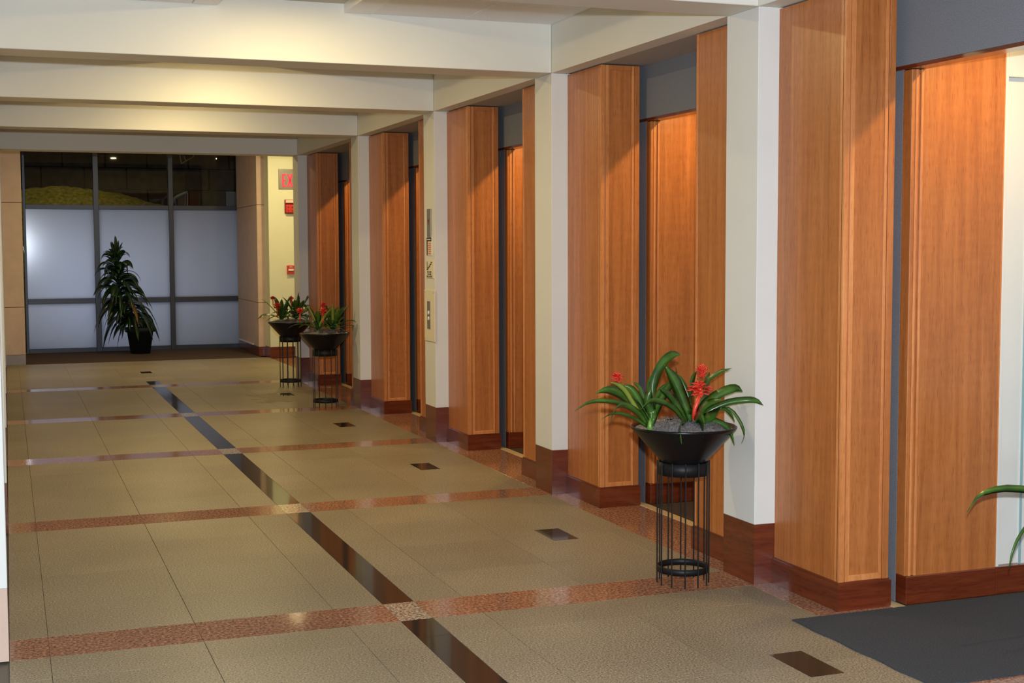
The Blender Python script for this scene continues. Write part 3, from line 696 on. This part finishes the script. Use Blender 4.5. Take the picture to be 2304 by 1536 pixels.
stand(CC, 'black wire plant stand at the far end, the rear one of the pair', .1)
pb = bowl(CB, 'black bowl of bromeliads on the front one of the two far stands', 'bromeliad bowls')
pc = bowl(CC, 'black bowl of bromeliads on the rear one of the two far stands', 'bromeliad bowls')
def fl_at(p, par, x, y, Y, r, h=1, o=1):
    flower('flower_head', at(x, y, Y), r, par, h*.72, o, 1)
rosette(pb, (2.90, 13.33, .765), fan((2.90, 13.33, .765), 17, .36, 3, .042))
rosette(pb, (3.06, 13.36, .765), fan((3.06, 13.36, .765), 18, .38, 11, .045))
fl_at(0, pb, 727, 701, 13.25, .058); fl_at(0, pb, 727.5, 687, 13.45, .046, 1.2); fl_at(0, pb, 675, 699, 13.3, .046)
rosette(pc, (2.95, 15.52, .765), fan((2.95, 15.52, .765), 17, .40, 5, .048))
rosette(pc, (3.13, 15.58, .765), fan((3.13, 15.58, .765), 17, .42, 8, .05))
fl_at(0, pc, 623.5, 688, 15.4, .058); fl_at(0, pc, 614, 670, 15.5, .04, .8); fl_at(0, pc, 655.5, 671, 15.5, .04, .8)
# --- planter mostly outside the right edge
CD = (at(2500, 1100, 4.40).x, 4.40)
s_ = stand(CD, 'black wire plant stand on the mat beyond the right edge'); 
pd = bowl(CD, 'bromeliad whose long green leaves reach in at the right edge', 'bromeliad bowls')
for o in (s_, pd): o.location.z += .0075
bD = (CD[0]-.06, 4.40, .775)
rosette(pd, bD, [([Vector(bD), at(2400, 1108, 4.40), at(2330, 1104, 4.39), at(2260, 1100, 4.38), at(2205, 1115, 4.37), at(2176, 1152, 4.36)], .034, 1.25, LEAF),
 ([Vector(bD), at(2400, 1130, 4.33), at(2330, 1168, 4.28), at(2298, 1205, 4.26), at(2281, 1240, 4.25), at(2270, 1280, 4.25)], .036, 1.25, LEAF)]+
 [f for f in fan(bD, 16, .36, 21, .04) if f[0][-1].x > CD[0]-.2])
# ------------------------------------------------------------------ dracaena by the window
PT = (1.895, 21.40)
tree = tag(empty('potted_dracaena', (PT[0], PT[1], .005)), 'dark leafy dracaena in a dark pot before the frosted window', 'potted plant')
bm = bmesh.new(); lathe(bm, [(0, .005), (.145, .005), (.195, .33), (.222, .335), (.225, .405), (.205, .405), (.19, .36), (0, .36)], 36, (*PT, 0)); pot = obj('pot', bm, POTM, tree, True)
bm = bmesh.new(); lathe(bm, [(0, .375), (.188, .362), (.188, .355)], 20, (*PT, 0)); obj('soil', bm, plain('dark_soil', (.02, .015, .01), 1), tree)
rnd = random.Random(5)
stem = [Vector((PT[0]-.05, PT[1], .36)), Vector((PT[0]-.22, PT[1], .72)), Vector((PT[0]-.31, PT[1], 1.12)), Vector((PT[0]-.33, PT[1], 1.50))]
SS = spline(stem, 40)
bm = bmesh.new(); tube(bm, SS, [.024-.012*i/40 for i in range(41)], 8); cane = obj('cane', bm, STEMM, tree, True)
def dleaf(base, az, el, L, wd, droop, m=DRAC):
    h = Vector((math.cos(az), math.sin(az), 0)); P = []
    for j in range(7):
        u = j/6; r = L*math.cos(el)*u*(1-.28*u); z = L*math.sin(el)*u-L*droop*u**2
        P.append(base+h*r+Vector((0, 0, z)))
    bm = bmesh.new(); ribbon(bm, P, wd, rnd.uniform(-.9, .9), 10, fold=.10, base=.4, tip=.5)
    o = obj('leaf', bm, m, cane, True); o.matrix_parent_inverse = Matrix.Identity(4)
N = 140
for i in range(N):
    u = .08+.9*i/(N-1); b = SS[int(u*40)]
    az = i*2.39996+rnd.uniform(-.3, .3); el = .45+.6*u**3+rnd.uniform(-.25, .3)
    L = (.84-.36*u)*rnd.uniform(.75, 1.15)
    if i < 20: L *= .75
    dleaf(b, az, el, L, .078*rnd.uniform(.8, 1.25), (.95-.30*u)*rnd.uniform(.8, 1.15), DRACB if i in (38, 44, 51) else DRAC)
for i in range(9):
    dleaf(SS[40], i*2.4, 1.1+.05*i, .32 if i < 7 else .28, .045, .25 if i < 6 else .02)
dleaf(SS[40], 1.5, 1.52, .30, .06, -.02)
for i in range(14):   # low side shoot over the pot rim
    dleaf(Vector((PT[0]+.07, PT[1]-.03, .42)), -.9+i*.45, .8+rnd.uniform(-.3, .3), .30, .04, .9)
